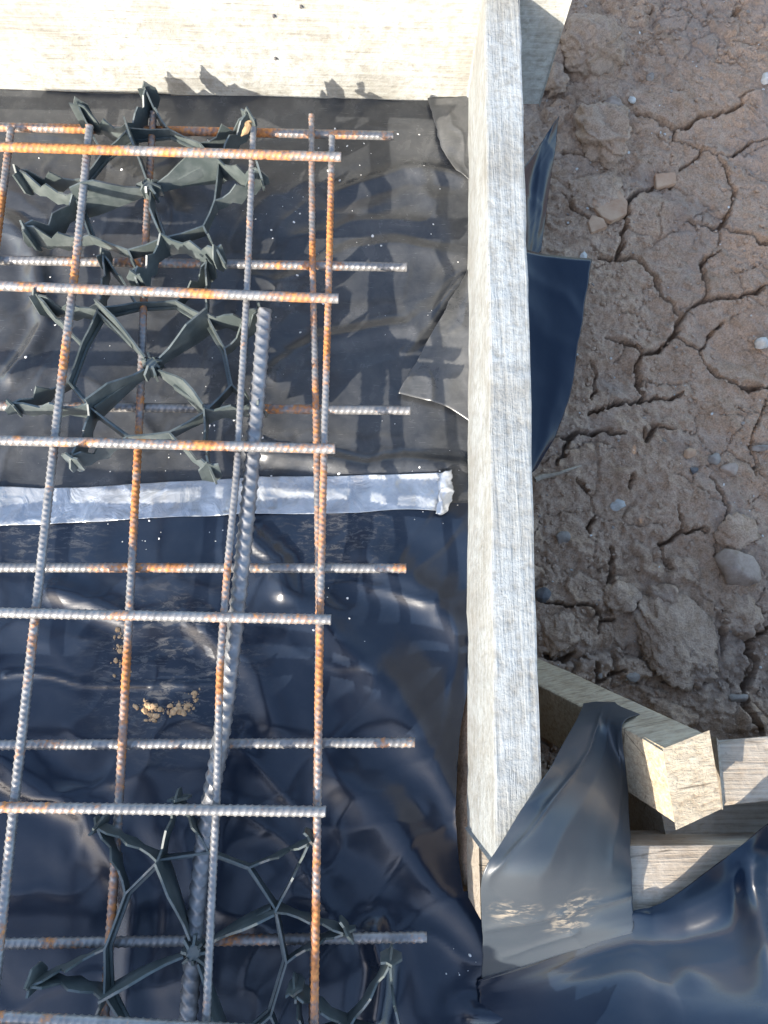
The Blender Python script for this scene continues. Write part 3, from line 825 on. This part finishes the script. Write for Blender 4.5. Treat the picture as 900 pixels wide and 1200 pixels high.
spots = [((176,222), 17, (-0.10, -0.03), 'black plastic star spacer nearest the top board, its prongs shading the board'),
         ((178,430), 46, (-0.02, 0.11), 'black plastic star spacer just above the silver tape'),
         ((228,1114), 24, (0.0, 0.03), 'shaded black plastic star spacer in the lower left, its hub beside the thick bar'),
         ((412,1334), 2, (0.0, 0.0), 'black plastic star spacer cut off by the bottom edge, only prong tips showing')]
for n_, (px_, deg, tilt, lab) in enumerate(spots):
    p = at(px_[0], px_[1], 0.085)
    o = make_spacer(lab, 'plastic spacers under the mesh', 5 + 7 * n_)
    o.location = (p[0], p[1], 0.0735); o.rotation_euler = (tilt[0], tilt[1], math.radians(deg))

# ------------------------------------------------------------------ stones, clods and shards on the soil
def lump(name, px_, size, mat, label, cat, sink=0.35, seed=1, rot=0.0, rough=0.16, angular=False, group=None, sub=3):
    c = at(px_[0], px_[1], SOIL + 0.01); size = tuple(k_ * 1.22 for k_ in size)
    z = float(soil_z(np.array([c[0]]), np.array([c[1]]))[0])
    bm = bmesh.new(); bmesh.ops.create_icosphere(bm, subdivisions=sub, radius=1.0)
    rr = random.Random(seed)
    cuts = [(Vector((rr.gauss(0, 1), rr.gauss(0, 1), rr.gauss(0, 0.8))).normalized(), rr.uniform(0.55, 0.85)) for _ in range(9 if angular else 5)]
    nn = np.array([v.co.normalized()[:] for v in bm.verts])
    na = fbm(nn[:, 0] * 1.7 + seed, nn[:, 1] * 1.7 + nn[:, 2] * 1.3, 4, seed, 0.6)
    nb = fbm(nn[:, 0] * 6 + nn[:, 2] * 3 + seed, nn[:, 1] * 6 + nn[:, 2] * 4, 4, seed + 40, 0.7)
    kk = 1 + rough * na + (0 if angular else 0.075) * nb
    for v, k in zip(bm.verts, kk):
        for cn, cd in cuts:
            dd_ = v.co.dot(cn)
            if dd_ > cd: v.co -= cn * (dd_ - cd) * (0.95 if angular else 0.7)
        v.co *= float(k)
    m = Matrix.Rotation(rot, 4, 'Z') @ Matrix.Diagonal((*size, 1))
    bm.transform(m)
    o = link(name, bm_mesh(name, bm, True), mat, label=label, cat=cat, group=group)
    o.location = (c[0], c[1], z + size[2] * (1 - 2 * sink))
    return o

lump('soil_clod', (690,66), (.050,.056,.040), M['clod'], 'large smooth rounded clod beside the right end of the top board', 'clod', 0.35, 3, 0.4, 0.10, sub=5)
lump('soil_clod', (706,160), (.046,.052,.036), M['clod'], 'big rough pitted clod below the rounded one, beside the upright plastic fold', 'clod', 0.35, 5, 0.2, 0.16, sub=5)
lump('soil_clod', (700,222), (.040,.042,.016), M['clod'], 'low flat clod under the largest terracotta shard', 'clod', 0.45, 21, 0.3, 0.14, sub=5)
lump('soil_clod', (650,100), (.020,.030,.020), M['clod'], 'small clod squeezed between the top board end and the rounded clod', 'clod', 0.3, 6, 0.1, 0.2, sub=4)
lump('soil_clod', (722,128), (.020,.024,.014), M['stone_brown'], 'flat pale clod right of the rough pitted clod', 'clod', 0.4, 7, 0.5, 0.12, sub=4)
lump('soil_clod', (795,742), (.052,.070,.016), M['clod'], 'broad cracked clod in the middle of the lower soil', 'clod', 0.5, 8, 0.4, 0.16, sub=5)
lump('soil_clod', (664,742), (.034,.034,.018), M['clod'], 'rough clod against the long board just above the leaning stake', 'clod', 0.45, 9, 0.2, 0.18, sub=5)
lump('soil_clod', (872,715), (.026,.034,.018), M['clod'], 'grainy clod just below the smooth oval stone', 'clod', 0.4, 10, 0.2, 0.18, sub=4)
lump('soil_clod', (730,700), (.030,.022,.012), M['clod'], 'small low clod left of the broad cracked clod', 'clod', 0.45, 12, 0.6, 0.18, sub=4)
lump('soil_clod', (860,625), (.032,.028,.012), M['clod'], 'dark-flecked clod just above the smooth oval stone', 'clod', 0.45, 13, 0.6, 0.16, sub=4)
lump('stone', (862,666), (.034,.026,.020), M['stone_brown'], 'smooth oval brown stone at the right of the lower soil', 'stone', 0.35, 14, -0.35, 0.08, True)
lump('stone', (838,538), (.013,.010,.008), M['stone_grey'], 'blue-grey angular stone on the soil, right of centre', 'stone', 0.35, 15, 0.3, 0.1, True)
lump('stone', (855,549), (.014,.012,.008), M['stone_brown'], 'brown rounded stone touching the blue-grey stone', 'stone', 0.35, 16, 0.3, 0.1, True)
lump('stone', (808,531), (.011,.007,.006), M['terracotta'], 'small orange-brown stone left of the blue-grey stone', 'stone', 0.35, 17, 0.7, 0.1, True)
lump('stone', (813,551), (.007,.006,.005), M['stone_dark'], 'small black stone below the orange-brown stone', 'stone', 0.3, 18, 0.2, 0.1, True)
lump('stone', (893,524), (.014,.007,.006), M['stone_grey'], 'thin grey stone at the right picture edge above the brown stone', 'stone', 0.3, 19, 0.1, 0.1, True)
lump('stone', (741,118), (.007,.008,.006), M['stone_pale'], 'small buff stone right of the two big clods', 'stone', 0.2, 20, 0.1, 0.1, True)
lump('stone', (744,793), (.010,.007,.006), M['stone_grey'], 'rounded grey pebble above the leaning stake', 'stone', 0.3, 22, 0.1, 0.08, True)
lump('stone', (872,818), (.017,.008,.006), M['stone_grey'], 'long flat grey stone at the lower right of the soil', 'stone', 0.3, 23, 0.15, 0.08, True)
lump('stone', (662,628), (.013,.011,.006), M['stone_grey'], 'flat grey stone beside the middle of the long board', 'stone', 0.4, 24, 0.3, 0.08, True)
lump('stone', (727,590), (.012,.010,.006), M['stone_pale'], 'yellowish flat stone on the soil below the root', 'stone', 0.4, 25, 0.3, 0.08, True)
lump('stone', (640,697), (.012,.012,.009), M['stone_dark'], 'dark stone against the long board above the leaning stake', 'stone', 0.35, 26, 0.3, 0.1, True)
lump('stone', (762,90), (.008,.007,.006), M['stone_grey'], 'small grey pebble right of the rounded clod', 'stone', 0.2, 27, 0.3, 0.1, True)
lump('stone', (897,93), (.009,.012,.008), M['stone_pale'], 'pale stone at the right picture edge near the top', 'stone', 0.2, 28, 0.3, 0.1, True)
lump('stone', (893,403), (.010,.010,.012), M['stone_pale'], 'sunlit yellow stone at the right picture edge above the middle', 'stone', 0.2, 29, 0.3, 0.1, True)
lump('stone', (683,300), (.006,.007,.005), M['stone_pale'], 'tiny white stone by the corner of the dark sheet edge', 'stone', 0.2, 30, 0.3, 0.1, True)

def shard(pts, label, seed, zo=0.0):
    rr = random.Random(seed)
    P = [at(a, b, SOIL + 0.012) for a, b in pts]
    zz = max(float(soil_z(np.array([p[0]]), np.array([p[1]]))[0]) for p in P) + zo
    bm = bmesh.new()
    top = [bm.verts.new((p[0], p[1], zz + 0.005 + rr.uniform(-.0008, .0008))) for p in P]
    f = bm.faces.new(top)
    ex = bmesh.ops.extrude_face_region(bm, geom=[f])
    for v in ex['geom']:
        if isinstance(v, bmesh.types.BMVert): v.co.z -= 0.011; v.co.x += rr.uniform(-.001, .001)
    bmesh.ops.bevel(bm, geom=list(bm.edges), offset=0.0012, segments=2, affect='EDGES')
    link('tile_shard', bm_mesh('tile_shard', bm), M['terracotta'], label=label, cat='tile shard', group='terracotta shards on the soil')
shard([(693,240),(697,226),(712,219),(726,224),(735,238),(734,252),(716,261),(704,255)], 'largest flat terracotta shard, in the middle of the three', 1, 0.004)
shard([(770,199),(794,197),(796,210),(772,216)], 'small squarish terracotta shard on the soil, right of the larger two', 2)
shard([(690,221),(703,207),(712,214),(713,219),(697,223)], 'thin terracotta sliver just above the largest shard', 3, 0.003)
shard([(688,262),(693,254),(706,258),(711,268),(692,275)], 'broken terracotta corner just below the largest shard', 4)

def tube(name, pts, rad, mat, label, cat, seg=7):
    P = np.array(pts, float); n = len(P); V = []; Fc = []
    for i in range(n):
        T = P[min(i + 1, n - 1)] - P[max(i - 1, 0)]; T /= np.linalg.norm(T)
        U = np.cross(T, [0, 0, 1.0]); U /= np.linalg.norm(U); W = np.cross(U, T)
        r = rad * (1 - 0.75 * i / (n - 1)) * (1 + 0.15 * math.sin(i * 1.7))
        for k in range(seg):
            a = 2 * math.pi * k / seg; V.append(P[i] + r * (math.cos(a) * U + math.sin(a) * W))
    return link(name, np_mesh(name, V, grid_quads(n, seg, True)), mat, label=label, cat=cat)
def on_soil(pts, dz):
    out = []
    for a, b in pts:
        p = at(a, b, SOIL + 0.01); out.append((p[0], p[1], float(soil_z(p[0:1], p[1:2])[0]) + dz))
    return out
tube('dry_root', on_soil([(627,562),(636,558),(645,557),(655,555),(665,551),(674,548),(682,545)], 0.005), 0.0050, M['twig'], 'thin dry root poking out of the soil beside the long board', 'root')

def scatter(name, mat, n, place, size, label, cat, seed, zf, flat=0.6):
    rr = random.Random(seed); V = []; Fc = []
    base = bmesh.new(); bmesh.ops.create_icosphere(base, subdivisions=1, radius=1.0)
    bv = [v.co.copy() for v in base.verts]; bf = [[v.index for v in f.verts] for f in base.faces]; base.free()
    for _ in range(n):
        x, y = place(rr); s = size(rr)
        z = zf(x, y); off = len(V)
        e = Euler((rr.random() * 3, rr.random() * 3, rr.random() * 6)).to_matrix()
        sx_ = Vector((s * rr.uniform(.7, 1.3), s * rr.uniform(.6, 1.1), s * rr.uniform(.5, .9)))
        for v in bv:
            w = e @ Vector((v.x * sx_.x, v.y * sx_.y, v.z * sx_.z)) * rr.uniform(0.85, 1.12)
            V.append((x + w.x, y + w.y, z + w.z * flat + s * 0.25))
        Fc += [[i + off for i in f] for f in bf]
    me = bpy.data.meshes.new(name); me.from_pydata(V, [], Fc); me.update()
    return link(name, me, mat, label=label, cat=cat, kind='stuff')
sz = lambda x, y: float(soil_z(np.array([x]), np.array([y]))[0])
def soil_place(rr):
    return rr.uniform(0.22, 0.88), rr.uniform(-0.16, 1.40)
heav = lambda lo, hi, k: (lambda rr: lo + (hi - lo) * rr.random() ** k)
def zf_soil(x, y):
    i = min(max(np.searchsorted(gy, y), 1), len(gy) - 1); j = min(max(np.searchsorted(gx, x), 1), len(gx) - 1)
    return float(GZ[i, j])
scatter('loose_grit', M['clod'], 7000, soil_place, heav(.0011, .0062, 3), 'loose brown soil crumbs scattered over the cracked soil', 'soil crumbs', 1, zf_soil)
scatter('grey_grit', M['stone_grey'], 160, soil_place, heav(.0012, .0050, 3), 'small grey pebbles scattered over the cracked soil', 'pebbles', 2, zf_soil)
scatter('pale_grit', M['stone_pale'], 260, soil_place, heav(.0010, .0040, 3), 'tiny pale pebbles scattered over the cracked soil', 'pebbles', 3, zf_soil)

# bits lying on the lining
crumb_px = [(165,822),(172,826),(180,828),(188,832),(196,833),(204,832),(210,829),(216,830),(220,826),(226,820),(231,815),(212,834),(178,840),(138,760),(137,775),(140,790),(142,745)]
def crumb_place(rr):
    a, b = rr.choice(crumb_px); p = at(a + rr.gauss(0, 5), b + rr.gauss(0, 3.5), 0.005); return p[0], p[1]
lz = lambda x, y: float(lining_z(x, y))
scatter('clay_crumbs', M['crumb'], 190, crumb_place, heav(.0007, .0056, 3.2), 'arc of orange-brown dry clay crumbs on the plastic lining', 'clay crumbs', 4, lz)
def speck_place(rr):
    if rr.random() < 0.5: a, b = rr.uniform(20, 545), rr.uniform(150, 560)
    else:
        ca, cb = rr.choice([(330,255),(425,170),(440,275),(230,500),(510,600),(260,610),(390,700),(210,530),(160,610),(560,1130),(760,1150)])
        a, b = ca + rr.gauss(0, 22), cb + rr.gauss(0, 16)
    p = at(a, b, 0.004); return p[0], p[1]
scatter('white_specks', M['white'], 190, speck_place, heav(.0006, .0026, 2.5), 'tiny white foam specks scattered over the plastic lining', 'specks', 5, lz)

# nail heads on the top board
for (a, b) in [(321,18), (323,68), (353,7)]:
    d = RN @ np.array([(a - 450) / F, -(b - 600) / F, -1.0])
    t_ = Y_TOPBOARD / d[1]
    for _ in range(3): t_ = top_y(d[0] * t_) / d[1]
    p = np.array([0, 0, HC]) + d * t_
    bm = bmesh.new()
    bmesh.ops.create_cone(bm, cap_ends=True, segments=10, radius1=0.0026, radius2=0.0020, depth=0.004, matrix=Matrix.Translation(p + np.array([0, -0.001, 0])) @ Matrix.Rotation(math.radians(90), 4, 'X'))
    link('nail_head', bm_mesh('nail_head', bm), M['stone_dark'], top_board)
